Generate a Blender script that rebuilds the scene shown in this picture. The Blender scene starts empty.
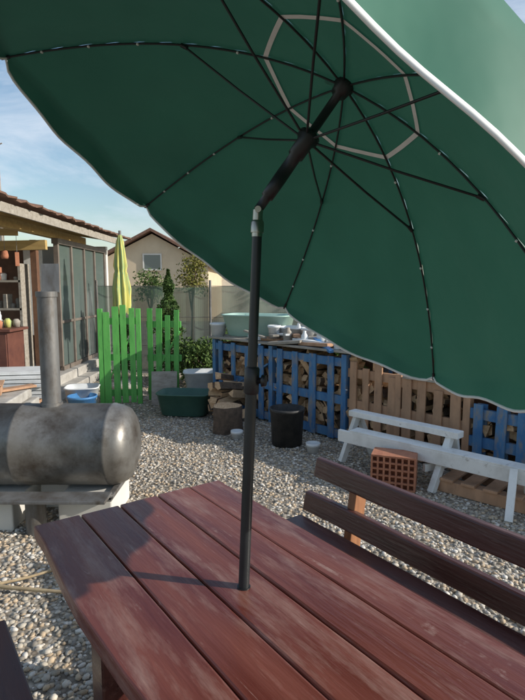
import bpy, bmesh, math, random
import numpy as np
from mathutils import Vector, Matrix, Euler
R=random.Random(7)
sc=bpy.context.scene
sc.view_settings.view_transform='Standard'
try: sc.view_settings.look='None'
except: pass
sc.view_settings.exposure=0

# ---------------------------------------------------------------- materials
def mat(name,c1,c2=None,rough=.7,scale=8,bump=.0,bscale=None,metal=0,stretch=(1,1,1),detail=6,lo=.35,hi=.65,spec=.5,c3=None,s3=40,lo3=.6,hi3=.7,coat=0,rvar=0,st3=None,scratch=None):
    m=bpy.data.materials.new(name);m.use_nodes=True
    nt=m.node_tree;N=nt.nodes;L=nt.links;b=N['Principled BSDF']
    b.inputs['Roughness'].default_value=rough;b.inputs['Metallic'].default_value=metal
    b.inputs['Specular IOR Level'].default_value=spec
    tc=N.new('ShaderNodeTexCoord');mp=N.new('ShaderNodeMapping');mp.inputs['Scale'].default_value=stretch
    L.new(tc.outputs['Object'],mp.inputs['Vector'])
    n=N.new('ShaderNodeTexNoise');n.inputs['Scale'].default_value=scale;n.inputs['Detail'].default_value=detail;n.inputs['Roughness'].default_value=.6
    L.new(mp.outputs[0],n.inputs['Vector'])
    if c2 is None:c2=tuple(x*.7 for x in c1)
    r=N.new('ShaderNodeValToRGB');r.color_ramp.elements[0].position=lo;r.color_ramp.elements[1].position=hi
    r.color_ramp.elements[0].color=(*c1,1);r.color_ramp.elements[1].color=(*c2,1)
    L.new(n.outputs['Fac'],r.inputs[0]);out=r.outputs[0]
    if c3 is not None:
        n3=N.new('ShaderNodeTexNoise');n3.inputs['Scale'].default_value=s3;n3.inputs['Detail'].default_value=8;n3.inputs['Roughness'].default_value=.7
        if st3:
            mp3=N.new('ShaderNodeMapping');mp3.inputs['Scale'].default_value=st3;L.new(tc.outputs['Object'],mp3.inputs['Vector']);L.new(mp3.outputs[0],n3.inputs['Vector'])
        else:L.new(mp.outputs[0],n3.inputs['Vector'])
        mr=N.new('ShaderNodeMapRange');mr.inputs['From Min'].default_value=lo3;mr.inputs['From Max'].default_value=hi3
        L.new(n3.outputs['Fac'],mr.inputs['Value'])
        mx=N.new('ShaderNodeMix');mx.data_type='RGBA';mx.inputs[7].default_value=(*c3,1)
        L.new(mr.outputs[0],mx.inputs[0]);L.new(out,mx.inputs[6]);out=mx.outputs[2]
    if scratch is not None:
        # thin, nearly straight scratches = iso-lines of strongly stretched noises, broken up by a mask
        for q,(rot,sca,wd) in enumerate([(.22,(.35,9,1),.006),(-.12,(.3,12,1),.007),(1.1,(.5,8,1),.004)]):
            ma=N.new('ShaderNodeMapping');ma.inputs['Rotation'].default_value=(0,0,rot);ma.inputs['Scale'].default_value=sca
            L.new(tc.outputs['Object'],ma.inputs[0])
            ns=N.new('ShaderNodeTexNoise');ns.inputs['Scale'].default_value=2.0;ns.inputs['Detail'].default_value=0;L.new(ma.outputs[0],ns.inputs['Vector'])
            s=N.new('ShaderNodeMath');s.operation='SUBTRACT';s.inputs[1].default_value=.5;L.new(ns.outputs['Fac'],s.inputs[0])
            a=N.new('ShaderNodeMath');a.operation='ABSOLUTE';L.new(s.outputs[0],a.inputs[0])
            lt=N.new('ShaderNodeMapRange');lt.inputs['From Min'].default_value=wd;lt.inputs['From Max'].default_value=wd*.3;L.new(a.outputs[0],lt.inputs['Value'])
            nm=N.new('ShaderNodeTexNoise');nm.inputs['Scale'].default_value=8+3*q;nm.inputs['Detail'].default_value=5;nm.inputs['Roughness'].default_value=.7;L.new(tc.outputs['Object'],nm.inputs['Vector'])
            mk=N.new('ShaderNodeMapRange');mk.inputs['From Min'].default_value=.55;mk.inputs['From Max'].default_value=.68;mk.inputs['To Max'].default_value=.5;L.new(nm.outputs['Fac'],mk.inputs['Value'])
            mu=N.new('ShaderNodeMath');mu.operation='MULTIPLY';L.new(lt.outputs[0],mu.inputs[0]);L.new(mk.outputs[0],mu.inputs[1])
            mx=N.new('ShaderNodeMix');mx.data_type='RGBA';mx.inputs[7].default_value=(*scratch,1);L.new(mu.outputs[0],mx.inputs[0]);L.new(out,mx.inputs[6]);out=mx.outputs[2]
    L.new(out,b.inputs['Base Color'])
    if rvar:
        mr=N.new('ShaderNodeMapRange');mr.inputs['To Min'].default_value=rough-rvar;mr.inputs['To Max'].default_value=rough+rvar
        mr.inputs['From Min'].default_value=.3;mr.inputs['From Max'].default_value=.7
        L.new(n.outputs['Fac'],mr.inputs['Value']);L.new(mr.outputs[0],b.inputs['Roughness'])
    if bump:
        bn=N.new('ShaderNodeTexNoise');bn.inputs['Scale'].default_value=bscale or scale*3;bn.inputs['Detail'].default_value=6
        L.new(mp.outputs[0],bn.inputs['Vector'])
        bp=N.new('ShaderNodeBump');bp.inputs['Strength'].default_value=bump;bp.inputs['Distance'].default_value=.01
        L.new(bn.outputs['Fac'],bp.inputs['Height']);L.new(bp.outputs[0],b.inputs['Normal'])
    return m

BLACKPL=mat('black_plastic',(.012,.012,.013),(.02,.02,.022),rough=.38)
POLE=mat('pole_paint',(.014,.018,.019),(.024,.028,.03),rough=.4,rvar=.05)
STEEL=mat('joint_steel',(.45,.42,.36),(.3,.26,.2),rough=.3,metal=1)
WHITEHEM=mat('white_binding',(.86,.86,.84),(.78,.79,.76),rough=.9,scale=30)
TABLE=mat('table_varnish',(.105,.022,.015),(.22,.065,.042),rough=.31,scale=2.2,stretch=(.5,5,5),bump=.16,bscale=16,c3=(.36,.22,.18),s3=2.6,lo3=.50,hi3=.80,rvar=.10,lo=.3,hi=.7,st3=(1.0,5,5),detail=10,scratch=(.46,.32,.27))
BENCH=mat('bench_varnish',(.055,.017,.014),(.10,.034,.026),rough=.33,scale=3,stretch=(.5,5,5),bump=.15,bscale=18,c3=(.2,.11,.09),s3=3,lo3=.54,hi3=.84,rvar=.1,st3=(.9,6,6),scratch=(.24,.15,.12))
ORWOOD=mat('orange_wood',(.36,.16,.07),(.24,.10,.045),rough=.6,scale=10,stretch=(4,4,.6))
TANK=mat('weathered_tank',(.24,.235,.22),(.14,.13,.115),rough=.43,scale=4,metal=.5,bump=.22,bscale=9,c3=(.07,.055,.042),s3=5,lo3=.44,hi3=.70,rvar=.10)
GALV=mat('galvanised_pipe',(.22,.22,.215),(.14,.135,.13),rough=.48,scale=9,metal=.4,c3=(.09,.07,.05),s3=10,lo3=.48,hi3=.72,stretch=(1,1,.4))
WHITEP=mat('white_paint',(.76,.76,.73),(.55,.54,.5),rough=.6,scale=7,c3=(.3,.27,.23),s3=18,lo3=.6,hi3=.75,lo=.45,hi=.8)
CONC=mat('concrete',(.46,.44,.40),(.33,.31,.28),rough=.9,scale=6,bump=.3,c3=(.19,.175,.15),s3=12)
GREENP=mat('bright_green_paint',(.11,.40,.08),(.075,.31,.06),rough=.55,scale=8,c3=(.06,.17,.045),s3=16,lo3=.56,hi3=.8,stretch=(2,2,.5))
BLUEP=mat('faded_blue_paint',(.04,.14,.31),(.085,.21,.37),rough=.8,scale=6,c3=(.26,.23,.19),s3=7,lo3=.50,hi3=.66,stretch=(2,2,.7))
RAWWOOD=mat('raw_pallet_wood',(.50,.29,.17),(.36,.21,.125),rough=.8,scale=6,stretch=(2,2,.7),c3=(.16,.10,.07),s3=14,lo3=.58,hi3=.8)
GREYWOOD=mat('grey_weathered_wood',(.37,.34,.29),(.25,.22,.18),rough=.85,scale=8,stretch=(1,3,3),c3=(.11,.09,.07),s3=14,lo3=.58,hi3=.75)
LOGEND=mat('split_wood_face',(.66,.45,.26),(.48,.29,.16),rough=.85,scale=20,stretch=(3,.6,3))
BARK=mat('bark',(.14,.095,.065),(.07,.05,.035),rough=.95,scale=20,bump=.8)
TUBGREEN=mat('dark_green_plastic',(.035,.10,.075),(.05,.125,.095),rough=.5,scale=6)
PALEGREEN=mat('pale_green_plastic',(.33,.52,.44),(.42,.58,.5),rough=.5,scale=5)
WHITEPL=mat('white_plastic',(.72,.74,.74),(.6,.61,.6),rough=.5,scale=7)
BLUEPL=mat('blue_plastic',(.05,.18,.42),(.08,.24,.45),rough=.5)
BRICK=mat('brick_clay',(.45,.19,.105),(.33,.13,.075),rough=.9,scale=14,bump=.3)
CREAM=mat('cream_render',(.66,.54,.38),(.6,.48,.33),rough=.9,scale=2)
WHITEW=mat('white_render',(.7,.68,.62),(.6,.58,.53),rough=.9,scale=2)
ROOF=mat('roof_tiles',(.22,.12,.08),(.13,.075,.055),rough=.85,scale=10,stretch=(1,4,1),bump=.6)
YELWOOD=mat('yellowed_timber',(.48,.34,.13),(.36,.24,.09),rough=.7,scale=6,stretch=(.5,3,3))
BROWNW=mat('brown_timber',(.20,.10,.055),(.12,.06,.035),rough=.7,scale=6)
GREYBR=mat('door_frame_paint',(.20,.17,.14),(.14,.11,.09),rough=.6,scale=6)
REDBROWN=mat('red_brown_cabinet',(.15,.055,.035),(.10,.035,.025),rough=.6)
YELFAB=mat('yellow_stripe_fabric',(.60,.55,.15),(.32,.42,.18),rough=.9,scale=5,stretch=(6,6,.2),lo=.45,hi=.55)
STICK=mat('dry_stick',(.42,.33,.2),(.3,.22,.13),rough=.9,scale=20)
RUBBER=mat('dull_black_bucket',(.018,.018,.018),(.045,.042,.038),rough=.6,scale=12,bump=.3)
def leafmat(name,a,b):
    m=mat(name,a,b,rough=.75,scale=9,spec=.25);return m
CONIF=leafmat('conifer_foliage',(.045,.09,.025),(.09,.145,.035))
BUSHM=leafmat('bush_foliage',(.05,.10,.025),(.10,.15,.035))
YTREE=leafmat('yellowing_foliage',(.12,.14,.03),(.2,.17,.04))

def glass():
    m=bpy.data.materials.new('door_glass');m.use_nodes=True
    b=m.node_tree.nodes['Principled BSDF'];b.inputs['Base Color'].default_value=(.10,.13,.12,1);b.inputs['Roughness'].default_value=.06
    b.inputs['Specular IOR Level'].default_value=.9
    return m
GLASS=glass()

def fabric():
    m=bpy.data.materials.new('green_canopy_fabric');m.use_nodes=True
    nt=m.node_tree;N=nt.nodes;L=nt.links;b=N['Principled BSDF'];o=N['Material Output']
    tc=N.new('ShaderNodeTexCoord')
    n=N.new('ShaderNodeTexNoise');n.inputs['Scale'].default_value=5;n.inputs['Detail'].default_value=6
    L.new(tc.outputs['Object'],n.inputs['Vector'])
    r=N.new('ShaderNodeValToRGB');r.color_ramp.elements[0].position=.3;r.color_ramp.elements[1].position=.7
    r.color_ramp.elements[0].color=(.030,.135,.088,1);r.color_ramp.elements[1].color=(.040,.17,.112,1)
    L.new(n.outputs['Fac'],r.inputs[0]);L.new(r.outputs[0],b.inputs['Base Color'])
    b.inputs['Roughness'].default_value=.62;b.inputs['Specular IOR Level'].default_value=.3
    b.inputs['Sheen Weight'].default_value=.15;b.inputs['Sheen Roughness'].default_value=.5
    n2=N.new('ShaderNodeTexNoise');n2.inputs['Scale'].default_value=13;n2.inputs['Detail'].default_value=2
    L.new(tc.outputs['Object'],n2.inputs['Vector'])
    n3=N.new('ShaderNodeTexNoise');n3.inputs['Scale'].default_value=4;n3.inputs['Detail'].default_value=1
    L.new(tc.outputs['Object'],n3.inputs['Vector'])
    ad=N.new('ShaderNodeMath');ad.operation='MULTIPLY_ADD';ad.inputs[1].default_value=3
    L.new(n3.outputs['Fac'],ad.inputs[0]);L.new(n2.outputs['Fac'],ad.inputs[2])
    bp=N.new('ShaderNodeBump');bp.inputs['Strength'].default_value=.45;bp.inputs['Distance'].default_value=.006
    L.new(ad.outputs[0],bp.inputs['Height']);L.new(bp.outputs[0],b.inputs['Normal'])
    t=N.new('ShaderNodeBsdfTranslucent');t.inputs['Color'].default_value=(.022,.14,.098,1)
    mx=N.new('ShaderNodeMixShader');mx.inputs[0].default_value=.085
    L.new(b.outputs[0],mx.inputs[1]);L.new(t.outputs[0],mx.inputs[2]);L.new(mx.outputs[0],o.inputs['Surface'])
    return m
FABRIC=fabric()

# ---------------------------------------------------------------- mesh builder
class MB:
    def __init__(s):s.v=[];s.f=[];s.mi=[];s.sm=[]
    def add(s,vs,fs,mi=0,smooth=False):
        o=len(s.v);s.v+= [tuple(v) for v in vs];s.f+=[tuple(i+o for i in f) for f in fs]
        s.mi+=[mi]*len(fs);s.sm+=[smooth]*len(fs)
    def box(s,c,d,rot=(0,0,0),mi=0):
        M=Matrix.Translation(c)@Euler(rot).to_matrix().to_4x4()
        x,y,z=d[0]/2,d[1]/2,d[2]/2
        vs=[M@Vector((a*x,b*y,c2*z)) for a in(-1,1) for b in(-1,1) for c2 in(-1,1)]
        s.add(vs,[(0,1,3,2),(4,6,7,5),(0,4,5,1),(2,3,7,6),(0,2,6,4),(1,5,7,3)],mi)
    def beam(s,a,b,w,h,mi=0,up=(0,0,1)):
        a=Vector(a);b=Vector(b);x=(b-a).normalized();u=Vector(up)
        if abs(x.dot(u))>.98:u=Vector((1,0,0))
        y=u.cross(x).normalized();z=x.cross(y)
        vs=[p+y*(i*w/2)+z*(j*h/2) for p in(a,b) for i in(-1,1) for j in(-1,1)]
        s.add(vs,[(0,1,3,2),(4,6,7,5),(0,4,5,1),(2,3,7,6),(0,2,6,4),(1,5,7,3)],mi)
    def tube(s,pts,rad,n=12,mi=0,cap=True):
        pts=[Vector(p) for p in pts];rs=rad if isinstance(rad,(list,tuple)) else [rad]*len(pts)
        vs=[];prev=None
        for i,p in enumerate(pts):
            t=(pts[min(i+1,len(pts)-1)]-pts[max(i-1,0)]).normalized()
            if prev is None:
                u=Vector((0,0,1)) if abs(t.z)<.9 else Vector((1,0,0))
                x=u.cross(t).normalized()
            else:
                x=(prev-t*prev.dot(t)).normalized()
            prev=x;y=t.cross(x)
            for k in range(n):
                a=2*math.pi*k/n;vs.append(p+(x*math.cos(a)+y*math.sin(a))*rs[i])
        fs=[]
        for i in range(len(pts)-1):
            for k in range(n):
                fs.append((i*n+k,i*n+(k+1)%n,(i+1)*n+(k+1)%n,(i+1)*n+k))
        s.add(vs,fs,mi,True)
        if cap:
            s.add(vs[:n],[tuple(range(n))[::-1]],mi);s.add(vs[-n:],[tuple(range(n))],mi)
    def lathe(s,prof,c=(0,0,0),n=28,mi=0,axis='z'):
        vs=[];c=Vector(c)
        for r,h in prof:
            for k in range(n):
                a=2*math.pi*k/n
                if axis=='z':vs.append(c+Vector((r*math.cos(a),r*math.sin(a),h)))
                else:vs.append(c+Vector((h,r*math.cos(a),r*math.sin(a))))
        fs=[(i*n+k,i*n+(k+1)%n,(i+1)*n+(k+1)%n,(i+1)*n+k) for i in range(len(prof)-1) for k in range(n)]
        s.add(vs,fs,mi,True)
    def obj(s,name,mats,parent=None,bevel=0,loc=(0,0,0),rot=(0,0,0),solid=0):
        me=bpy.data.meshes.new(name);me.from_pydata(s.v,[],s.f)
        for m in (mats if isinstance(mats,list) else [mats]):me.materials.append(m)
        me.polygons.foreach_set('material_index',s.mi);me.polygons.foreach_set('use_smooth',s.sm)
        me.update()
        o=bpy.data.objects.new(name,me);sc.collection.objects.link(o);o.location=loc;o.rotation_euler=rot
        if parent:o.parent=parent
        if solid:
            md=o.modifiers.new('solid','SOLIDIFY');md.thickness=solid
        if bevel:
            md=o.modifiers.new('bev','BEVEL');md.width=bevel;md.segments=2;md.limit_method='ANGLE';md.angle_limit=math.radians(50)
        return o
def E(name,loc=(0,0,0),rz=0):
    o=bpy.data.objects.new(name,None);sc.collection.objects.link(o);o.location=loc;o.rotation_euler=(0,0,rz);o.empty_display_size=.1
    return o

# ---------------------------------------------------------------- ground
def gravelmat(stone=False):
    m=bpy.data.materials.new('gravel_stones' if stone else 'gravel_ground');m.use_nodes=True
    nt=m.node_tree;N=nt.nodes;L=nt.links;b=N['Principled BSDF'];b.inputs['Roughness'].default_value=.85;b.inputs['Specular IOR Level'].default_value=.3
    tc=N.new('ShaderNodeTexCoord')
    if stone:
        at=N.new('ShaderNodeAttribute');at.attribute_name='Col'
        n=N.new('ShaderNodeTexNoise');n.inputs['Scale'].default_value=60;n.inputs['Detail'].default_value=3
        L.new(tc.outputs['Object'],n.inputs['Vector'])
        mr=N.new('ShaderNodeMapRange');mr.inputs['To Min'].default_value=.75;mr.inputs['To Max'].default_value=1.2
        L.new(n.outputs['Fac'],mr.inputs['Value'])
        mx=N.new('ShaderNodeVectorMath');mx.operation='SCALE'
        L.new(at.outputs['Color'],mx.inputs[0]);L.new(mr.outputs[0],mx.inputs['Scale']);L.new(mx.outputs[0],b.inputs['Base Color'])
        return m
    v=N.new('ShaderNodeTexVoronoi');v.inputs['Scale'].default_value=40
    L.new(tc.outputs['Object'],v.inputs['Vector'])
    sp=N.new('ShaderNodeSeparateColor');L.new(v.outputs['Color'],sp.inputs[0])
    r=N.new('ShaderNodeValToRGB');e=r.color_ramp.elements
    e[0].position=0;e[0].color=(.23,.19,.145,1);e[1].position=1;e[1].color=(.60,.55,.47,1)
    x=r.color_ramp.elements.new(.5);x.color=(.43,.365,.28,1)
    L.new(sp.outputs[0],r.inputs[0])
    d=N.new('ShaderNodeMapRange');d.inputs['From Min'].default_value=.2;d.inputs['From Max'].default_value=.75;d.inputs['To Min'].default_value=1;d.inputs['To Max'].default_value=.5
    L.new(v.outputs['Distance'],d.inputs['Value'])
    n=N.new('ShaderNodeTexNoise');n.inputs['Scale'].default_value=1.1;n.inputs['Detail'].default_value=5
    L.new(tc.outputs['Object'],n.inputs['Vector'])
    dn=N.new('ShaderNodeMapRange');dn.inputs['From Min'].default_value=.3;dn.inputs['From Max'].default_value=.7;dn.inputs['To Min'].default_value=.75;dn.inputs['To Max'].default_value=1.1
    L.new(n.outputs['Fac'],dn.inputs['Value'])
    mu=N.new('ShaderNodeMath');mu.operation='MULTIPLY';L.new(d.outputs[0],mu.inputs[0]);L.new(dn.outputs[0],mu.inputs[1])
    s=N.new('ShaderNodeVectorMath');s.operation='SCALE';L.new(r.outputs[0],s.inputs[0]);L.new(mu.outputs[0],s.inputs['Scale'])
    L.new(s.outputs[0],b.inputs['Base Color'])
    bp=N.new('ShaderNodeBump');bp.invert=True;bp.inputs['Strength'].default_value=.6;bp.inputs['Distance'].default_value=.01
    L.new(v.outputs['Distance'],bp.inputs['Height']);L.new(bp.outputs[0],b.inputs['Normal'])
    return m
mb=MB();mb.add([(-150,-150,0),(150,-150,0),(150,150,0),(-150,150,0)],[(0,1,2,3)]);mb.obj('gravel_ground',gravelmat())

def stones():
    rng=np.random.default_rng(3)
    bm=bmesh.new();bmesh.ops.create_icosphere(bm,subdivisions=1,radius=1);bm.verts.ensure_lookup_table()
    bv=np.array([v.co[:] for v in bm.verts]);bf=np.array([[v.index for v in f.verts] for f in bm.faces]);bm.free()
    P=[]
    def region(n,y0,y1,s0,s1,wide=.6):
        y=np.sqrt(rng.uniform(y0*y0,y1*y1,n));x=rng.uniform(-wide,wide,n)*y
        P.append(np.stack([x,y,s0+(s1-s0)*rng.uniform(0,1,n)**1.7],1))
    region(11500,.9,3.0,.007,.019)
    region(23000,3.0,6.0,.007,.017)
    region(6500,6.0,9.0,.010,.018)
    P=np.concatenate(P);n=len(P)
    sc3=np.stack([P[:,2]*rng.uniform(.9,1.4,n),P[:,2]*rng.uniform(.7,1.1,n),P[:,2]*rng.uniform(.45,.7,n)],1)
    V=bv[None]*(1+rng.uniform(-.2,.2,(n,len(bv),1)))*sc3[:,None,:]
    a=rng.uniform(0,6.283,n);ti=rng.uniform(-.35,.35,n)
    ct,st=np.cos(ti)[:,None],np.sin(ti)[:,None]
    y=V[...,1]*ct-V[...,2]*st;z=V[...,1]*st+V[...,2]*ct;x=V[...,0]
    ca,sa=np.cos(a)[:,None],np.sin(a)[:,None]
    V=np.stack([x*ca-y*sa+P[:,0,None],x*sa+y*ca+P[:,1,None],z+(sc3[:,2]*.35)[:,None]],-1).reshape(-1,3)
    Fc=(bf[None]+(np.arange(n)*len(bv))[:,None,None]).reshape(-1)
    me=bpy.data.meshes.new('gravel');me.vertices.add(len(V));me.vertices.foreach_set('co',V.ravel())
    nf=n*len(bf);me.loops.add(nf*3);me.loops.foreach_set('vertex_index',Fc.astype(np.int32))
    me.polygons.add(nf);me.polygons.foreach_set('loop_start',np.arange(nf,dtype=np.int32)*3)
    me.polygons.foreach_set('loop_total',np.full(nf,3,dtype=np.int32))
    me.polygons.foreach_set('use_smooth',np.ones(nf,dtype=bool))
    me.update();me.validate()
    pal=np.array([[.48,.43,.35],[.38,.33,.26],[.58,.53,.45],[.46,.36,.25],[.28,.255,.22],[.64,.60,.54],[.50,.39,.27]])
    c=pal[rng.integers(0,len(pal),n)]*rng.uniform(.8,1.12,(n,1))
    c=np.concatenate([c,np.ones((n,1))],1);c=np.repeat(c,len(bv),0)
    ca_=me.color_attributes.new('Col','FLOAT_COLOR','POINT');ca_.data.foreach_set('color',c.ravel())
    me.materials.append(gravelmat(True))
    o=bpy.data.objects.new('gravel',me);sc.collection.objects.link(o)
stones()

# ---------------------------------------------------------------- picnic table (local x = along boards, y = across)
RZ=math.atan2(-.811,.585)
T=E('wooden_table',(-.78,1.68,0),RZ)
def plank(name,x0,x1,y0,y1,z0,z1,m,par,nseg=14,wob=.004,bev=.006,wl=None,wr=None,off=None):
    b=MB();vs=[];n=nseg
    for i in range(n+1):
        x=x0+(x1-x0)*i/n
        a=y0+(R.uniform(-wob,wob) if wl is None else wl*math.sin(i*.9+1)+R.uniform(-wl,wl)*.4)
        c=y1+(R.uniform(-wob,wob)*.5 if wr is None else wr*math.sin(i*.8)+R.uniform(-wr,wr)*.4)
        vs+=[(x,a,z0),(x,c,z0),(x,c,z1),(x,a,z1)]
    if off is not None:vs=[(v[0]+off,v[1]+off*.37,v[2]+off) for v in vs]
    fs=[(0,1,2,3)[::-1],tuple(4*n+k for k in(0,1,2,3))]
    for i in range(n):
        for k in range(4):
            fs.append((i*4+k,i*4+(k+1)%4,(i+1)*4+(k+1)%4,(i+1)*4+k))
    b.add(vs,fs)
    return b.obj(name,m,par,bevel=bev,loc=(0,0,0) if off is None else (-off,-off*.37,-off))
ys=[0,.165,.305,.455,.595,.735]
for i in range(5):
    g=.0022
    plank('board_%d'%(i+1),R.uniform(0,.012),1.92,ys[i]+g,ys[i+1]-g,.70,.75+R.uniform(-.0015,.0015),TABLE,T,wob=.0012,bev=.006,wl=.008 if i==0 else None,off=(i+1)*2.3)
b=MB();b.box((.35,.37,.655),(.09,.62,.085));b.box((1.55,.37,.655),(.09,.62,.085))
for x in(.35,1.55):
    for y in(.14,.6):b.box((x,y,.305),(.1,.09,.61))
    b.box((x,.37,.2),(.07,.4,.09))
b.box((.95,.37,.2),(1.1,.05,.1));b.obj('trestle_legs',BENCH,T,bevel=.006)

# benches
def bench(name,loc,back=True,sgn=1):
    P=E(name,loc,RZ)
    if back:
        plank('seat_board',-.02,2.0,0,.17,.415,.455,BENCH,P,wob=.003);plank('seat_board_rear',-.04,2.0,.182,.35,.415,.455,BENCH,P,wob=.003)
        def bk(nm,z0,z1,x0,y):
            bb=MB();n=12;vs=[]
            for i in range(n+1):
                x=x0+(2.05-x0)*i/n;w=R.uniform(-.003,.003)
                vs+=[(x,y,z0+w),(x,y+.035,z0+w),(x,y+.035+.02,z1+w),(x,y+.02,z1+w)]
            fs=[(3,2,1,0),tuple(4*n+k for k in range(4))]
            for i in range(n):
                for k in range(4):fs.append((i*4+k,i*4+(k+1)%4,(i+1)*4+(k+1)%4,(i+1)*4+k))
            bb.add(vs,fs);bb.obj(nm,BENCH,P,bevel=.008)
        bk('back_board_lower',.46,.55,-.07,.38);bk('back_board_upper',.63,.72,-.03,.415)
        b=MB()
        for x in(.22,1.6):
            b.beam((x,.375,.0),(x,.475,.68),.07,.045,up=(1,0,0))
            b.beam((x,.02,.0),(x,.06,.405),.06,.045,up=(1,0,0))
        b.obj('back_posts',ORWOOD,P,bevel=.004)
        b=MB()
        for x in(.14,1.52):b.beam((x,.0,.385),(x,.38,.385),.06,.055)
        b.obj('seat_bearers',BENCH,P,bevel=.004)
    else:
        plank('seat_board',0,1.9,-.16,0,.375,.415,BENCH,P,wob=.003);plank('seat_board_rear',.02,1.9,-.33,-.17,.375,.415,BENCH,P,wob=.003)
        b=MB()
        for x in(.3,1.5):
            b.box((x,-.165,.35),(.06,.3,.048))
            for y in(-.28,-.05):b.box((x,y,.163),(.07,.06,.326))
        b.obj('bench_legs',BENCH,P,bevel=.004)
    return P
bv=Vector((.811,.585,0));av=Vector((.585,-.811,0));P0=Vector((-.78,1.68,0))
bench('wooden_bench',P0+bv*(.735+.135))
bench('wooden_bench.001',P0+bv*(-.085)-av*0.06,back=False)

# ---------------------------------------------------------------- umbrella
U=E('garden_umbrella')
H=Vector((.211,1.419,2.059));d=Vector((.551,.221,.805)).normalized()
e=(Vector((0,0,-1))+d*d.z).normalized();h=e.cross(d).normalized()
if h.y<0:h=-h
J=H-d*.403
RR=.875;K=.375/RR**2;PH=math.radians(11.35)
def cp(r,th,off=0.0):
    return H-d*(K*r*r+off)+(e*math.cos(th)+h*math.sin(th))*r
def gore(r,k,t,off=0,bulge=1):
    a=cp(r,PH+k*math.pi/4,off);c=cp(r,PH+(k+1)*math.pi/4,off)
    p=a.lerp(c,t)
    bul=4*t*(1-t)*bulge
    rad=(e*math.cos(PH+(k+t)*math.pi/4)+h*math.sin(PH+(k+t)*math.pi/4))
    edge=max(0,1-min(t,1-t)*9)
    pk=.0022*math.sin(r*95+k*2+3*t)*edge*(r/RR)
    fo=.0045*math.sin(t*math.pi*5+k*2.1+r*3)*(r/RR)**2*math.sin(math.pi*t)
    return p+rad*bul*r*.012+d*(bul*(r/RR)**2*.012+pk+fo)
NR,NT=44,24
b=MB();hem=MB()
for k in range(8):
    vs=[];cols=[]
    for j in range(NT+1):
        t=j/NT
        for i in range(NR+1):
            r=.012+(RR-.012)*i/NR
            vs.append(gore(r,k,t))
        th=PH+(k+t)*math.pi/4
        rad=(e*math.cos(th)+h*math.sin(th))
        p=vs[-1]
        nearf=max(0.0,-rad.dot(h))**1.5
        Lv=(.008+.058*math.sin(math.pi*t)**.5)+.075*nearf
        down=(-d*.75+rad*.2+Vector((0,0,-1))*.35).normalized()
        rip=.007*math.sin(t*math.pi*6+k*1.7)
        for q in(1,2,3,4):
            vs.append(p+down*(Lv*q/4)+rad*rip*q/4)
        cols.append((vs[-1],down,rad))
    W=NR+5
    fs=[(j*W+i,j*W+i+1,(j+1)*W+i+1,(j+1)*W+i) for j in range(NT) for i in range(W-1)]
    b.add(vs,fs,0,True)
    hv=[]
    for p,dn,rad in cols:
        hv+=[p-dn*.005+rad*.0015,p+dn*.0025+rad*.0015,p+dn*.0025-rad*.0015,p-dn*.005-rad*.0015]
    fs=[]
    for j in range(NT):
        for q in range(4):fs.append((j*4+q,j*4+(q+1)%4,(j+1)*4+(q+1)%4,(j+1)*4+q))
    hem.add(hv,fs,0,True)
b.obj('canopy',FABRIC,U);hem.obj('valance_hem',WHITEHEM,U)
b=MB()
for k in range(8):
    vs=[]
    for j in range(7):
        t=j/6
        for r in(.2205,.2335):
            vs.append(gore(r,k,t,.0035,1))
    b.add(vs,[(2*j,2*j+1,2*j+3,2*j+2) for j in range(6)])
b.obj('vent_binding',WHITEHEM,U)
b=MB()
for k in range(8):
    th=PH+k*math.pi/4
    b.tube([cp(r,th,.006) for r in np.linspace(.02,RR-.005,20)],.0028,6)
    b.tube([cp(RR-.01,th,.006),cp(RR+.008,th,.006)],.005,8)
b.obj('ribs',BLACKPL,U)
b=MB();w=MB()
run=J+d*.225
for k in range(8):
    th=PH+k*math.pi/4
    rad=(e*math.cos(th)+h*math.sin(th))
    a=run+rad*.028;c=cp(.44,th,.011)
    m_=(a+c)/2-d*.003
    b.tube([a,m_,c],.0032,6)
    b.tube([c-rad*.010,c+rad*.010],.0058,8)
    for r in(.3,.56,.68,.79):
        p=cp(r,th,.0085);w.tube([p-rad*.0025,p+rad*.0025],.0036,6)
b.obj('stretchers',BLACKPL,U);w.obj('rib_ties',WHITEHEM,U)
b=MB()
def along(a,n,lst):
    b.tube([a+n*t for t,_ in lst],[r for _,r in lst],16)
along(J,d,[(.0,.0115),(.04,.0115),(.041,.016),(.10,.017),(.17,.016),(.171,.021),(.215,.022),(.222,.029),(.236,.029),(.241,.018),(.252,.0115),(.37,.0115),(.372,.021),(.392,.024),(.396,.028),(.404,.026),(.407,.012),(.47,.008)])
b.obj('upper_pole_and_runner',BLACKPL,U)
b=MB()
top=J;bt=Vector((-.05,1.318,.75));pd=(top-bt).normalized()
b.tube([bt-pd*.70,bt+pd*.56],.0146,16)
b.tube([bt+pd*.54,top-pd*.06],.0122,16)
b.obj('lower_pole',POLE,U)
b=MB();b.tube([top-pd*.065,top-pd*.0],[.0135,.0125],14);b.tube([top-pd*.055,top-pd*.03,top-pd*.025],[.0165,.0165,.0135],14)
b.tube([top-Vector((.0,.018,0)),top+Vector((.0,.018,0))],.008,10);b.obj('tilt_joint',STEEL,U)
b=MB();kz=bt+pd*.56
b.tube([kz-pd*.035,kz-pd*.03,kz+pd*.03,kz+pd*.035],[.017,.020,.020,.016],14)
b.tube([kz,kz+Vector((.026,-.008,0)),kz+Vector((.027,-.008,0)),kz+Vector((.036,-.011,0))],[.008,.008,.016,.014],12)
b.obj('height_clamp_knob',BLACKPL,U)
b=MB();b.tube([Vector(bt)+Vector((0,0,-.01)),Vector(bt)+Vector((0,0,.003))],[.019,.018],18);b.obj('table_grommet',BLACKPL,U)
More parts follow.
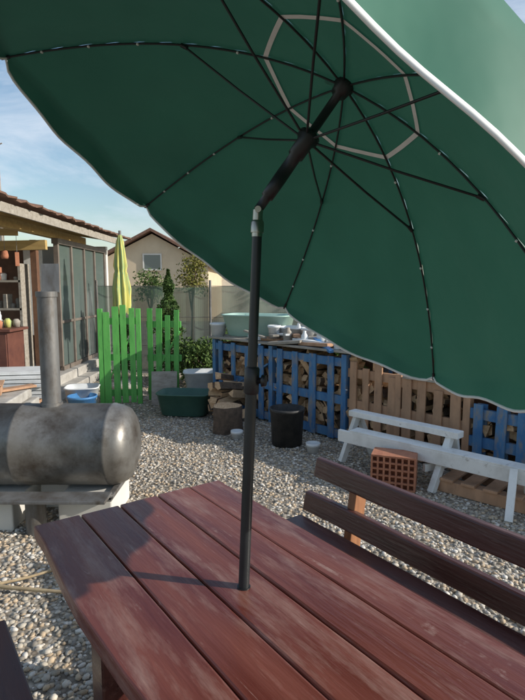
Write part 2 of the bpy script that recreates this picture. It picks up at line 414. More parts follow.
b=MB();b.lathe([(.0,.06),(.05,.06),(.2,.05),(.22,.0),(0,0)],(bt.x-.035,bt.y,0));b.obj('umbrella_foot',BLACKPL,U)

# ---------------------------------------------------------------- barrel smoker
S=E('barrel_smoker',(-1.43,3.5,0))
b=MB();Rr=.275
prof=[(0,-1.1),(.12,-1.09),(.22,-1.04),(Rr-.01,-.97),(Rr,-.93),(Rr,-.2),(Rr+.004,-.195),(Rr+.004,-.18),(Rr,-.175),(Rr,.40),(Rr+.004,.405),(Rr+.004,.42),(Rr,.425),(Rr-.008,.47),(.245,.515),(.2,.548),(.13,.57),(.06,.578),(0,.58)]
b.lathe(prof,(0,0,.475),n=48,axis='x');b.obj('tank',TANK,S)
b=MB();b.tube([(0,0,.70),(0,0,1.50)],.062,24);b.tube([(0,0,.74),(0,0,.765)],.072,24);b.tube([(0,0,1.475),(0,0,1.51)],.069,24);b.obj('chimney',GALV,S)
b=MB();b.box((.005,.065,1.60),(.115,.006,.19),(math.radians(-6),0,.1));b.tube([(-.06,.065,1.508),(.06,.065,1.508)],.007,8)
b.obj('chimney_flap',GALV,S)
b=MB();b.beam((-.95,-.36,.235),(.47,-.36,.235),.16,.02);b.beam((-.95,-.285,.215),(.47,-.285,.215),.03,.04);b.beam((-.95,.25,.215),(.47,.25,.215),.04,.04)
b.beam((.45,-.3,.2),(.45,.27,.2),.04,.03);b.obj('front_shelf',GALV,S,bevel=.003)
b=MB();b.tube([(0,-.33,0),(0,-.33,.225)],.062,20);b.obj('air_intake_pipe',GALV,S)
b=MB();b.box((-.55,-.1,.095),(.8,.45,.19));b.box((.28,-.02,.095),(.35,.45,.19));b.box((-.02,.15,.095),(.2,.25,.185));b.obj('support_blocks',WHITEW,S,bevel=.01)

# ---------------------------------------------------------------- pallets
def pallet(name,loc,rz,w,hh,n,m,tops=None,rails=(.12,.5,.88),sw=None,th=.018,post=False,second=True,diag=False):
    P=E(name,loc,rz);b=MB()
    pitch=w/n;sw=sw or pitch*.62
    for i in range(n):
        t=hh+(tops[i] if tops else R.uniform(-.015,.015))
        b.box(((i+.5)*pitch+R.uniform(-.008,.008),0,t/2+.02),(sw*R.uniform(.9,1.1),th,t),(R.uniform(-.01,.01),R.uniform(-.02,.02),0))
    b.obj('slats',m,P,bevel=.002)
    b=MB()
    for z in rails:
        b.box((w/2,.03,z*hh),(w,.038,.085))
    if diag:b.beam((.02,.0335,.2*hh),(w-.02,.0335,.8*hh),.018,.07,up=(0,1,0))
    b.obj('rails',m,P,bevel=.002)
    if second:
        b=MB()
        for i in range(0,n):
            if R.random()<.7:b.box(((i+.5)*pitch+R.uniform(-.02,.02),.062,hh*.5+.02),(sw,th,hh*.96))
        b.obj('back_slats',m,P,bevel=.002)
    if post:
        b=MB()
        for x in(-.03,w+.03):b.box((x,.03,hh*.5),(.06,.07,hh*1.02))
        b.obj('posts',m,P,bevel=.003)
    return P
pallet('green_pallet_gate',(-2.06,6.75,0),math.radians(8),.42,1.24,4,GREENP,tops=[-.05,.02,.04,.0],post=True,sw=.078,second=False,diag=True)
pallet('green_pallet_gate.001',(-1.54,6.95,0),math.radians(-4),.46,1.18,4,GREENP,tops=[.05,.05,-.04,.03],post=False,sw=.072,second=False,diag=True)

# ---------------------------------------------------------------- firewood store (pallet bins)
FA=math.atan2(-.728,.686)
ST=(-.60,6.56,0)
def fw(s,t,z):
    return (ST[0]+.686*s+.728*t,ST[1]-.728*s+.686*t,z)
pallet('blue_pallet',fw(.0,0,0),FA,.98,.84,4,BLUEP,second=False,rails=(.08,.5,.95),sw=.075,diag=True)
pallet('blue_pallet.001',fw(1.02,0,0),FA,.98,.84,4,BLUEP,second=False,rails=(.08,.5,.95),sw=.085)
pallet('wooden_pallet',fw(2.06,0.02,0),FA,.58,.80,4,RAWWOOD,second=False,tops=[0,-.05,.03,-.1],sw=.075)
pallet('wooden_pallet.001',fw(2.66,0.0,0),FA,.60,.74,4,RAWWOOD,second=False,tops=[0,.05,-.09,.02],sw=.085,rails=(.15,.55,.93))
pallet('blue_pallet.002',fw(3.30,0,0),FA,.85,.60,5,BLUEP,second=True,sw=.08)
pallet('blue_pallet.003',fw(4.18,0.02,0),FA,1.0,.62,6,BLUEP,second=True,sw=.08)
Bn=E('firewood_store',ST,FA)
b=MB()
for s in(-.02,1.0,2.03):
    b.box((s,.04,.44),(.06,.08,.88));b.box((s,.78,.44),(.06,.08,.88))
b.obj('posts',BLUEP,Bn,bevel=.003)
b=MB()
for s in(2.64,3.28,4.15,5.2):
    b.box((s,.04,.38),(.06,.07,.76));b.box((s,.78,.38),(.06,.07,.76))
b.obj('rear_posts',RAWWOOD,Bn,bevel=.003)
b=MB()
for i in range(6):
    b.box((1.3+R.uniform(-.05,.05),.04+i*.145,.905+R.uniform(0,.006)),(2.75,.13,.022),(0,R.uniform(-.003,.003),R.uniform(-.01,.01)))
for i in range(5):
    b.box((3.95,.05+i*.16,.74+R.uniform(0,.008)),(2.5,.14,.02),(0,.0,R.uniform(-.01,.01)))
b.obj('shelf_planks',GREYWOOD,Bn,bevel=.002)
b=MB();b.box((2.6,.95,.45),(5.4,.02,.86));b.obj('rear_boards',BROWNW,Bn)
b=MB()
def splitlog(b,c,L,r,rot):
    n=R.choice([3,4,4,5]);M=Matrix.Translation(c)@Euler(rot).to_matrix().to_4x4()
    a0=R.uniform(0,6.28);ps=[]
    for k in range(n):
        a=a0+2*math.pi*k/n+R.uniform(-.4,.4);rr=r*R.uniform(.7,1.15);ps.append((rr*math.cos(a),rr*math.sin(a)))
    vs=[M@Vector((x,-L/2+R.uniform(-.01,.01),z)) for x,z in ps]+[M@Vector((x*.95,L/2,z*.95)) for x,z in ps]
    b.add(vs,[tuple(range(n))],0);b.add(vs,[tuple(range(n,2*n))[::-1]],0)
    for k in range(n):b.add([vs[k],vs[(k+1)%n],vs[n+(k+1)%n],vs[n+k]],[(0,1,2,3)],1 if R.random()<.4 else 0)
for s in np.arange(.08,5.1,.085):
    zt=.80 if s<2.0 else (.66 if s<3.2 else .55)
    for z in np.arange(.07,zt,.08):
        if R.random()<.95:
            splitlog(b,(s+R.uniform(-.03,.03),.235+R.uniform(-.04,.05),z+R.uniform(-.02,.02)),.34,R.uniform(.04,.062),(R.uniform(-.2,.2),R.uniform(-.5,.5),R.uniform(-.4,.4)))
b.obj('firewood',[LOGEND,BARK],Bn)
b=MB()
for i in range(34):
    splitlog(b,(R.uniform(.2,3.1),.12+R.uniform(-.02,.03),.45+R.uniform(-.3,.25)),.36,.045,(R.uniform(-1.6,-1.1),R.uniform(-.6,.6),R.uniform(-.2,.2)))
b.obj('loose_firewood',[LOGEND,BARK],Bn)

def tub(name,loc,w,l,hh,m,rz=0,taper=.85,th=.006,rim=.015):
    b=MB();P=[]
    def ringp(sx,sy,z,n=32):
        out=[]
        for k in range(n):
            a=2*math.pi*k/n;c,s=math.cos(a),math.sin(a)
            q=(abs(c)**5+abs(s)**5)**(-1/5)
            out.append((sx*q*c,sy*q*s,z))
        return out
    rings=[ringp(w/2*taper*.94,l/2*taper*.94,.0),ringp(w/2*taper,l/2*taper,.012),ringp(w/2,l/2,hh),ringp(w/2+rim,l/2+rim,hh+.002),ringp(w/2+rim,l/2+rim,hh+.018),ringp(w/2-th,l/2-th,hh+.016),ringp(w/2*taper-th,l/2*taper-th,.018)]
    vs=sum(rings,[]);n=32
    fs=[(i*n+k,i*n+(k+1)%n,(i+1)*n+(k+1)%n,(i+1)*n+k) for i in range(len(rings)-1) for k in range(n)]
    b.add(vs,fs,0,True);b.add(rings[0],[tuple(range(n))[::-1]]);b.add(rings[-1],[tuple(range(n))])
    return b.obj(name,m,None,loc=loc,rot=(0,0,rz))
def bucket(name,loc,r,hh,m,taper=.8,handle=True,n=28):
    P=E(name,loc)
    b=MB();b.lathe([(0,.0),(r*taper,.0),(r,hh-.03),(r+.008,hh-.028),(r+.008,hh-.002),(r-.004,hh),(r*taper-.004,.012),(0,.012)],n=n);b.obj('bucket_shell',m,P)
    if handle:
        b=MB();b.tube([(r*math.cos(a)*1.02,-r*.35*math.sin(a)-.0,hh-.03-.10*math.sin(a)) for a in np.linspace(0,math.pi,14)],.003,6);b.obj('wire_handle',GALV,P)
    return P
tub('pale_green_tub',fw(.36,.42,.925),.86,.50,.25,PALEGREEN,FA+.45)
bucket('white_bucket',fw(-.05,.1,.88),.10,.2,WHITEPL)
tub('storage_crate',fw(1.0,.40,.925),.42,.3,.13,WHITEPL,FA)
bucket('white_bucket.001',fw(1.30,.3,.925),.08,.16,WHITEPL,handle=False)
bucket('white_bucket.002',fw(.86,.2,.925),.07,.17,WHITEPL,handle=False)
bucket('green_bucket',fw(1.05,.68,.925),.12,.24,TUBGREEN)
bucket('blue_bucket',fw(1.5,.62,.925),.10,.2,BLUEPL)
CL=E('shelf_clutter',ST,FA)
b=MB()
for i in range(56):
    s=R.uniform(.65,2.6);b.box((s,R.uniform(.02,.75),.93+R.uniform(0,.07)),(R.uniform(.08,.55),R.uniform(.03,.13),R.uniform(.012,.04)),(R.uniform(-.1,.1),R.uniform(-.15,.15),R.uniform(-.7,.7)),mi=R.choice([0,0,0,1,1,2,2,3]))
for i in range(20):
    s=R.uniform(.65,2.4);t=R.uniform(.05,.6);r=R.uniform(.03,.055);q=R.uniform(.8,1.5)
    b.lathe([(0,0),(r,0),(r,.09*q),(r*.5,.12*q),(r*.45,.14*q),(0,.14*q)],(s,t,.92),n=12,mi=R.choice([1,1,3,4,0]))
for i in range(16):
    s=R.uniform(2.9,4.8);b.box((s,R.uniform(.05,.7),.765+R.uniform(0,.04)),(R.uniform(.1,.5),R.uniform(.04,.1),R.uniform(.015,.04)),(0,R.uniform(-.08,.08),R.uniform(0,3.1)),mi=R.choice([0,2,0]))
b.obj('boards_and_bottles',[GREYWOOD,WHITEPL,RAWWOOD,BLUEPL,BLACKPL],CL,bevel=.002)

# ---------------------------------------------------------------- ground objects
tub('green_planter_tub',(-.93,6.25,0.01),.64,.42,.25,TUBGREEN,-.12)
bucket('black_bucket',(.24,5.02,0.01),.165,.36,RUBBER,taper=.9)
def stump(name,loc,r,hh,rot=(0,0,0)):
    b=MB();n=22;ph=R.uniform(0,6)
    rr=[r*(1+.07*math.sin(3*a+ph)+.04*math.sin(7*a)) for a in [2*math.pi*k/n for k in range(n)]]
    vs=[]
    for z,s in((0,1.06),(hh*.5,1),(hh-.01,1),(hh,.97)):
        vs+=[(rr[k]*s*math.cos(2*math.pi*k/n),rr[k]*s*math.sin(2*math.pi*k/n),z) for k in range(n)]
    b.add(vs,[(i*n+k,i*n+(k+1)%n,(i+1)*n+(k+1)%n,(i+1)*n+k) for i in range(3) for k in range(n)],1,True)
    b.add(vs[-n:],[tuple(range(n))],0);b.add(vs[:n],[tuple(range(n))[::-1]],0)
    return b.obj(name,[LOGEND,BARK],None,loc=loc,rot=rot)
stump('chopping_log',(-.38,5.5,0),.155,.28)
b=MB()
for i in range(16):
    splitlog(b,(R.uniform(-.2,.2),R.uniform(-.1,.1),.06+.11*(i//3)*.75),.36,R.uniform(.045,.065),(R.uniform(-.25,.25),R.uniform(-.3,.3),R.uniform(-.5,.5)))
b.obj('split_log_heap',[LOGEND,BARK],None,loc=(-.33,6.0,0),rot=(0,0,FA))
bucket('small_white_pot',(-.26,5.2,0),.055,.09,WHITEPL,handle=False)
bucket('small_white_pot.001',(.47,4.75,0),.06,.10,WHITEPL,handle=False)
b=MB();b.box((0,0,.22),(.33,.025,.44),(math.radians(-14),0,0));b.obj('leaning_board',GREYWOOD,None,bevel=.003,loc=(-1.28,6.75,0),rot=(0,0,.1))
tub('white_plastic_basin',(-.82,6.95,0.0),.45,.35,.40,WHITEPL,.1,taper=.75)
bucket('blue_white_bucket',(-2.20,6.3,0),.17,.22,BLUEPL)
tub('white_basin',(-2.3,6.6,.0),.4,.35,.26,WHITEPL,.2)

W=E('white_trestle')
b=MB()
b.beam((.80,4.60,.425),(1.50,3.87,.425),.10,.05);b.obj('top_beam',WHITEP,W,bevel=.004)
b=MB();b.beam((.66,4.42,.27),(1.82,3.40,.25),.035,.10);b.beam((.78,4.38,.325),(1.86,3.43,.305),.13,.02);b.obj('side_board',WHITEP,W,bevel=.004)
b=MB()
for a,c in [((.70,4.50,0),(.84,4.56,.40)),((1.02,4.72,0),(.86,4.58,.40)),((1.27,3.80,0),(1.44,3.92,.40)),((1.58,4.08,0),(1.48,3.94,.40)),((1.62,3.30,0),(1.72,3.47,.30)),((1.86,3.50,0),(1.82,3.47,.30))]:
    b.beam(a,c,.05,.05)
b.beam((1.24,3.90,.16),(1.56,4.04,.16),.03,.06);b.obj('legs',WHITEP,W,bevel=.003)

Bk=E('perforated_brick',(1.02,3.93,0),-.35)
b=MB();w_,d_,h_=.32,.20,.25
for i in range(8):b.box((-w_/2+i*w_/7,0,h_/2+.01),(.014,d_,h_))
for j in range(6):b.box((0,0,.012+j*h_/5),(w_+.012,d_-.004,.014))
b.obj('clay_webs',BRICK,Bk);b=MB();b.box((0,.0,h_/2+.01),(w_-.01,d_-.09,h_-.01));b.obj('clay_core',BRICK,Bk)
SP=E('low_wooden_pallet',(2.0,3.75,0),-.75)
b=MB()
for y in(-.35,0,.35):b.box((0,y,.05),(1.1,.09,.09))
for i in range(7):b.box((-.48+i*.16,0,.105),(.1,.82,.02))
b.obj('pallet_boards',RAWWOOD,SP,bevel=.002)
for i,(a,c,r) in enumerate([((-2.0,2.63,.03),(-.98,2.45,.035),.012),((-1.62,2.35,.03),(-1.05,2.72,.03),.009)]):
    a=Vector(a);c=Vector(c);b=MB();b.tube([a,a.lerp(c,.35)+Vector((0,.012,.004)),a.lerp(c,.7)+Vector((.0,-.01,0)),c],[r,r*.95,r*.85,r*.7],8);b.obj('dry_stick' if i==0 else 'dry_stick.001',STICK)

# ---------------------------------------------------------------- mesh fence
def meshfence():
    m=bpy.data.materials.new('green_privacy_mesh');m.use_nodes=True
    nt=m.node_tree;N=nt.nodes;L=nt.links;b=N['Principled BSDF'];b.inputs['Roughness'].default_value=.85;b.inputs['Specular IOR Level'].default_value=.2
    tc=N.new('ShaderNodeTexCoord');n=N.new('ShaderNodeTexNoise');n.inputs['Scale'].default_value=2.5;n.inputs['Detail'].default_value=6
    mp=N.new('ShaderNodeMapping');mp.inputs['Scale'].default_value=(1.5,1,.4);L.new(tc.outputs['Object'],mp.inputs[0]);L.new(mp.outputs[0],n.inputs['Vector'])
    r=N.new('ShaderNodeValToRGB');r.color_ramp.elements[0].color=(.10,.155,.115,1);r.color_ramp.elements[1].color=(.17,.23,.18,1)
    r.color_ramp.elements[0].position=.35;r.color_ramp.elements[1].position=.65
    L.new(n.outputs['Fac'],r.inputs[0])
    wv=N.new('ShaderNodeTexWave');wv.inputs['Scale'].default_value=9;wv.inputs['Distortion'].default_value=1.2;L.new(tc.outputs['Object'],wv.inputs['Vector'])
    mr=N.new('ShaderNodeMapRange');mr.inputs['To Min'].default_value=.88;mr.inputs['To Max'].default_value=1.08;L.new(wv.outputs['Fac'],mr.inputs['Value'])
    sv=N.new('ShaderNodeVectorMath');sv.operation='SCALE';L.new(r.outputs[0],sv.inputs[0]);L.new(mr.outputs[0],sv.inputs['Scale']);L.new(sv.outputs[0],b.inputs['Base Color'])
    tr=N.new('ShaderNodeBsdfTransparent');mx=N.new('ShaderNodeMixShader');mx.inputs[0].default_value=.22
    L.new(b.outputs[0],mx.inputs[1]);L.new(tr.outputs[0],mx.inputs[2]);L.new(mx.outputs[0],N['Material Output'].inputs['Surface'])
    return m
MF=E('green_mesh_fence',(-2.9,9.3,0),math.radians(-3))
b=MB();n=200;Lg=14.0
vs=[]
for i in range(n+1):
    x=Lg*i/n;y=.02*math.sin(x*4.3)+.012*math.sin(x*11)
    vs+=[(x,y,.03),(x,y,1.53+.014*math.sin(x*3))]
b.add(vs,[(2*i,2*i+2,2*i+3,2*i+1) for i in range(n)],0,True);b.obj('mesh_cloth',meshfence(),MF)
b=MB()
for i in range(8):b.tube([(i*2.0,-.045,0),(i*2.0,-.045,1.64)],.022,10)
for z in(.5,1.0,1.54):b.tube([(0,-.04,z),(Lg,-.04,z)],.005,6)
b.obj('fence_posts',GALV,MF)

# ---------------------------------------------------------------- background houses
HS=E('cream_house',(-4.75,23,0))
b=MB()
x0,x1,ze,zp=-2.6,2.4,2.45,3.85
b.add([(x0,0,0),(x1,0,0),(x1,0,ze),(0,0,zp-.1),(x0,0,ze)],[(0,1,2,3,4)])
b.add([(x1,0,0),(x1,8,0),(x1,8,ze),(x1,0,ze)],[(0,1,2,3)]);b.add([(x0,0,0),(x0,8,0),(x0,8,ze),(x0,0,ze)],[(3,2,1,0)])
b.add([(x0,8,0),(x1,8,0),(x1,8,ze),(0,8,zp-.1),(x0,8,ze)],[(4,3,2,1,0)])
b.obj('walls',CREAM,HS)
b=MB()
for sx,ex in((-1,x0),(1,x1)):
    a=Vector((0,-.35,zp));c=Vector((ex+.35*sx,-.35,ze-.17+.03))
    vs=[a,c,c+Vector((0,8.7,0)),a+Vector((0,8.7,0))]
    vs+= [v+Vector((0,0,.12)) for v in vs]
    b.add(vs,[(0,1,2,3),(4,7,6,5),(0,4,5,1),(1,5,6,2),(2,6,7,3)])
b.obj('roof',ROOF,HS)
b=MB();b.box((.0,-.02,2.55),(.7,.04,.6));b.obj('gable_window',GLASS,HS)
b=MB();b.box((0,-.035,2.88),(.82,.05,.06));b.box((0,-.035,2.22),(.82,.05,.06));b.box((-.38,-.035,2.55),(.06,.05,.6));b.box((.38,-.035,2.55),(.06,.05,.6));b.obj('window_frame',WHITEW,HS)
H2=E('tiled_house',(-1.5,30,0))
b=MB();b.box((2,3,1.4),(9,5,2.8));b.obj('walls',WHITEW,H2)
b=MB();vs=[(-2.9,0.2,2.75),(6.9,.2,2.75),(6.9,5.8,2.75),(-2.9,5.8,2.75),(-2.4,3,3.6),(6.4,3,3.6)];b.add(vs,[(0,1,5,4),(1,2,5),(2,3,4,5),(3,0,4)]);b.obj('roof',ROOF,H2)

# ---------------------------------------------------------------- porch on the left
PO=E('garden_porch_building')
b=MB();b.box((-5.0,7.9,.13),(4.2,5.4,.26));b.box((-2.86,8.3,.065),(.3,3.4,.13));b.obj('concrete_terrace',CONC,PO,bevel=.01)
b=MB();b.box((-5.2,10.45,1.2),(4.3,.12,2.2));b.obj('back_wall',WHITEW,PO)
b=MB()
ys_=[7.9,8.45,9.05,9.6,10.2]
for y in ys_:b.box((-3.05,y,1.26),(.07,.05,1.86))
b.box((-3.05,9.05,.295),(.06,2.24,.06));b.box((-3.05,9.05,2.2),(.1,2.4,.08));b.box((-3.05,9.05,1.0),(.05,2.26,.04));b.obj('door_frames',GREYBR,PO,bevel=.003)
b=MB()
for i in range(4):b.box((-3.05,(ys_[i]+ys_[i+1])/2,1.26),(.012,ys_[i+1]-ys_[i]-.05,1.86),(0,0,R.uniform(-.012,.012)))
b.obj('door_glass',GLASS,PO)
b=MB()
b.box((-3.1,6.75,2.30),(.10,5.0,.12))
for y in(4.6,5.6,6.6,7.6,8.6,9.6):b.beam((-2.75,y,2.385),(-6.5,y,2.95),.06,.09)
b.beam((-6.6,7.3,2.02),(-2.95,7.3,2.10),.07,.13);b.beam((-6.6,7.0,2.28),(-3.2,7.0,2.24),.05,.09)
b.obj('roof_timbers',YELWOOD,PO,bevel=.003)
b=MB();b.beam((-2.70,4.3,2.36),(-2.70,10.4,2.36),.03,.10,up=(0,0,1));b.obj('fascia',GREYWOOD,PO)
b=MB()
n=90;vs=[]
for i in range(n+1):
    y=4.2+6.4*i/n;z=.012*math.sin(i*1.3)
    for q in range(9):
        vs.append((-2.6-4.2*q/8+R.uniform(-.03,.03),y,2.45+.63*q/8+z+R.uniform(-.006,.006)+(.018 if q%2 else 0)))
b.add(vs,[(9*i+q,9*i+q+1,9*i+q+10,9*i+q+9) for i in range(n) for q in range(8)],0,False);b.obj('roof_tiles',ROOF,PO,solid=.02)
b=MB();b.box((-3.3,7.72,1.2),(.09,.09,2.0));b.box((-4.6,5.4,1.25),(.1,.1,2.2));b.obj('posts',BROWNW,PO,bevel=.004)
b=MB();b.box((-4.9,8.7,1.25),(2.3,.06,1.98));b.obj('inner_wall',BROWNW,PO)
b=MB();b.box((-3.42,7.95,1.45),(.28,.03,1.3));b.obj('white_door_panel',WHITEP,PO,bevel=.004)
SH=E('porch_shelf_unit',(-3.95,7.7,.26))
b=MB()
for z in(.5,.95,1.35):b.box((0,0,z),(1.0,.3,.03))
for x in(-.49,.49):b.box((x,0,.8),(.035,.3,1.6))
b.obj('shelves',GREYWOOD,SH)
b=MB()
for i in range(46):
    z=R.choice([.515,.965,1.365]);hh=R.uniform(.05,.22);x=R.uniform(-.42,.42)
    if R.random()<.5:b.box((x,R.uniform(-.1,.1),z+hh/2),(R.uniform(.05,.2),R.uniform(.05,.14),hh),(0,0,R.uniform(-.4,.4)),mi=R.randrange(6))
    else:
        r=R.uniform(.025,.06);b.lathe([(0,0),(r*.8,0),(r,hh*.8),(r*.6,hh),(0,hh)],(x,R.uniform(-.1,.1),z),n=14,mi=R.randrange(6))
b.obj('shelf_items',[WHITEPL,BLUEPL,REDBROWN,GREYWOOD,CONC,BRICK],SH,bevel=.004)
CB=E('red_brown_cabinet',(-3.55,6.75,.26))
b=MB();b.box((0,0,.36),(.75,.45,.70));b.obj('carcass',REDBROWN,CB,bevel=.008);b=MB();b.box((0,0,.73),(.85,.52,.035));b.box((-.19,-.235,.37),(.34,.02,.62));b.box((.19,-.235,.37),(.34,.02,.62));b.obj('top_and_doors',REDBROWN,CB,bevel=.005)
PC=E('porch_table_clutter',(-3.5,6.75,1.01))
b=MB()
for i in range(16):
    r=R.uniform(.03,.08);hh=R.uniform(.08,.28);b.lathe([(0,0),(r*.8,0),(r,hh*.7),(r*.5,hh),(0,hh)],(R.uniform(-.35,.3),R.uniform(-.18,.18),0),n=14,mi=R.randrange(5))
b.obj('jars_and_pots',[WHITEPL,BRICK,GREYWOOD,YELFAB,BLACKPL],PC)
HG=E('hanging_utensils',(-3.6,7.0,2.2))
b=MB()
for i in range(9):
    x=-.9+i*.16;l=R.uniform(.08,.22);b.tube([(x,0,0),(x,0,-l)],.003,5)
    if i%2:b.lathe([(0,0),(.035,-.02),(.05,-.09),(.04,-.12),(0,-.12)],(x,0,-l),n=12,mi=R.choice([0,1]))
    else:b.box((x,0,-l-.09),(.05,.015,.18),(0,0,.5),mi=R.choice([0,1,2]))
b.obj('pots_and_tools',[GALV,BRICK,GREYWOOD],HG)
CS=E('concrete_slab_stack',(-3.05,5.15,0),.1)
b=MB()
for i in range(4):b.box((R.uniform(-.04,.04),R.uniform(-.04,.04),.06+i*.115),(1.5-.08*i,1.0-.08*i,.10),(0,0,R.uniform(-.04,.04)))
b.obj('slabs',CONC,CS,bevel=.012)
b=MB();b.box((.25,-.1,.53),(.42,.28,.09),(0,0,.3));b.box((.25,-.1,.585),(.46,.32,.012),(0,0,.3));b.box((.45,.2,.48),(.5,.12,.025),(0,0,.8));b.obj('wooden_box',RAWWOOD,CS,bevel=.003)
SB=E('white_sheet_stack',(-2.95,5.98,.0),.12)
b=MB()
for i in range(7):b.box((R.uniform(-.05,.05),R.uniform(-.03,.03),.30+i*.045),(.95,.42,.035),(0,0,R.uniform(-.08,.08)))
b.obj('sheets',WHITEPL,SB,bevel=.003);b=MB();b.box((-.3,0,.135),(.12,.4,.27));b.box((.3,0,.135),(.12,.4,.27));b.obj('bearers',RAWWOOD,SB,bevel=.003)

YP=E('closed_yellow_parasol',(-2.13,8.0,0))
b=MB();b.tube([(0,0,.0),(0,0,2.36)],.02,10);b.obj('pole',GALV,YP)
b=MB();vs=[];nn=48;hs=[(1.15,.10),(1.25,.115),(1.5,.12),(1.72,.085),(1.76,.07),(1.84,.085),(2.05,.065),(2.2,.045),(2.30,.02)]
for z,r in hs:
    for k in range(nn):
        a=2*math.pi*k/nn;q=r*(1+.25*math.sin(8*a+z*2)+.1*math.sin(3*a+z*5));vs.append((q*math.cos(a),q*math.sin(a),z+ (.04*math.sin(8*a) if z<1.2 else 0)))
b.add(vs,[(i*nn+k,i*nn+(k+1)%nn,(i+1)*nn+(k+1)%nn,(i+1)*nn+k) for i in range(len(hs)-1) for k in range(nn)],0,True);b.obj('folded_canopy',YELFAB,YP)
b=MB();b.lathe([(0,.09),(.1,.08),(.24,.05),(.25,0),(0,0)]);b.obj('parasol_base',CONC,YP)

# ---------------------------------------------------------------- vegetation
def leaves(b,pts,s0,s1,mi=0):
    for p in pts:
        s=R.uniform(s0,s1);u=Vector((R.gauss(0,1),R.gauss(0,1),R.gauss(0,1))).normalized();v=u.orthogonal().normalized()
        v.rotate(Matrix.Rotation(R.uniform(0,6.28),3,u));w=u.cross(v)
        p=Vector(p);b.add([p-v*s,p+w*s*.45,p+v*s,p-w*s*.45],[(0,1,2,3)],mi)
def conifer(name,loc,hh,r,n=3200):
    P=E(name,loc);b=MB();b.tube([(0,0,0),(0,0,hh*.5),(0,0,hh*.95)],[.04,.025,.006],8);b.obj('trunk',BARK,P)
    b=MB();pts=[]
    for i in range(n):
        t=R.random()**.8;z=.05*hh+t*.95*hh;rm=r*(1-t)**.75*(.8+.3*math.sin(z*17)+.15*R.random());a=R.uniform(0,6.28);q=rm*R.uniform(.5,1)
        pts.append((q*math.cos(a),q*math.sin(a),z))
    leaves(b,pts,.015,.04);b.obj('foliage',CONIF,P)
def bushy(name,loc,c,rad,n,m,trunk=0,s=(.02,.04)):
    P=E(name,loc);b=MB()
    b.tube([(0,0,0),(.03,.0,c*.6),(0,0,c)],[.035,.025,.012],8)
    cl=[]
    for i in range(11):
        a=R.uniform(0,6.28);q=R.uniform(.2,.85);z=R.uniform(-.8,.8)
        k=math.sqrt(max(0,1-z*z*.7));cc=Vector((rad[0]*q*math.cos(a)*k,rad[1]*q*math.sin(a)*k,c+rad[2]*z));cl.append(cc)
        b.tube([(0,0,c*.5),cc],[.014,.005],6)
    b.obj('branches',BARK,P);b=MB();pts=[]
    def g(k):return max(-2*k,min(2*k,R.gauss(0,k)))
    for i in range(n):
        cc=R.choice(cl);k=min(rad)*.36;pts.append(cc+Vector((g(k),g(k),g(k*.8))))
    leaves(b,pts,*s);b.obj('foliage',m,P)
conifer('thuja_tree',(-1.52,8.55,0),1.80,.34,5000)
conifer('thuja_tree.001',(-2.35,8.8,0),1.4,.2)
bushy('shrub',(-.92,7.9,0),.42,(.3,.25,.32),2000,BUSHM)
bushy('shrub.001',(-.5,8.3,0),.5,(.3,.25,.4),2000,BUSHM)
bushy('shrub.002',(-1.15,8.2,0),.38,(.3,.25,.32),1600,BUSHM)
bushy('shrub.003',(.98,6.1,0),.65,(.28,.2,.3),1600,BUSHM)
bushy('young_tree',(-1.75,13,0),1.85,(.4,.4,.42),1300,YTREE,s=(.03,.055))
bushy('young_tree.001',(-3.4,16,0),1.55,(.5,.5,.4),1300,BUSHM,s=(.03,.06))
bushy('distant_tree',(4.5,32,0),3.4,(2.4,2,1.9),2500,BUSHM,s=(.15,.3))
b=MB();b.tube([(0,0,0),(0,0,8.2)],[.11,.07],10);b.tube([(0,0,7.9),(.25,0,8.0)],.03,8);b.obj('utility_pole',GREYWOOD,None,loc=(-12.15,25,0))

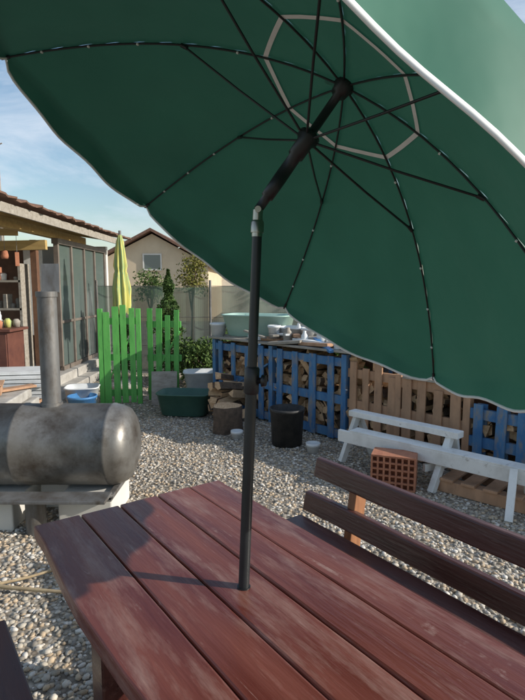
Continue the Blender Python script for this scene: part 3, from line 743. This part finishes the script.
# ---------------------------------------------------------------- light, sky, camera
sd=Vector((1,-.20,0)).normalized();el=math.radians(24);sdir=Vector((sd.x*math.cos(el),sd.y*math.cos(el),math.sin(el)))
l=bpy.data.lights.new('sun','SUN');l.energy=5.0;l.angle=math.radians(.5);l.color=(1,.93,.83)
lo=bpy.data.objects.new('sun',l);sc.collection.objects.link(lo);lo.rotation_euler=(-sdir).to_track_quat('-Z','Y').to_euler();lo.location=(8,-2,8)
w=bpy.data.worlds.new('World');sc.world=w;w.use_nodes=True
N=w.node_tree.nodes;L=w.node_tree.links;bg=N['Background'];bg.inputs['Strength'].default_value=.15
sk=N.new('ShaderNodeTexSky');sk.sky_type='NISHITA';sk.sun_disc=False;sk.sun_elevation=el;sk.sun_rotation=math.atan2(sd.x,sd.y);sk.air_density=1.3;sk.dust_density=.7;sk.ozone_density=3.0
tc=N.new('ShaderNodeTexCoord');mp=N.new('ShaderNodeMapping');mp.inputs['Scale'].default_value=(1,1,3.5);mp.inputs['Rotation'].default_value=(0,.25,.3)
n=N.new('ShaderNodeTexNoise');n.inputs['Scale'].default_value=2.6;n.inputs['Detail'].default_value=9;n.inputs['Roughness'].default_value=.62;n.inputs['Distortion'].default_value=.5
mr=N.new('ShaderNodeMapRange');mr.inputs['From Min'].default_value=.44;mr.inputs['From Max'].default_value=.72;mr.inputs['To Max'].default_value=.85
mx=N.new('ShaderNodeMix');mx.data_type='RGBA';mx.inputs[7].default_value=(5.4,5.9,6.6,1)
L.new(tc.outputs['Generated'],mp.inputs[0]);L.new(mp.outputs[0],n.inputs['Vector']);L.new(n.outputs['Fac'],mr.inputs['Value']);L.new(mr.outputs[0],mx.inputs[0]);L.new(sk.outputs[0],mx.inputs[6]);L.new(mx.outputs[2],bg.inputs['Color'])
c=bpy.data.cameras.new('camera');c.sensor_fit='VERTICAL';c.sensor_height=24;c.lens=526/700*24;c.clip_start=.02;c.clip_end=500
co=bpy.data.objects.new('camera',c);sc.collection.objects.link(co);co.location=(0,0,1.55);co.rotation_euler=(math.radians(83),0,0);sc.camera=co
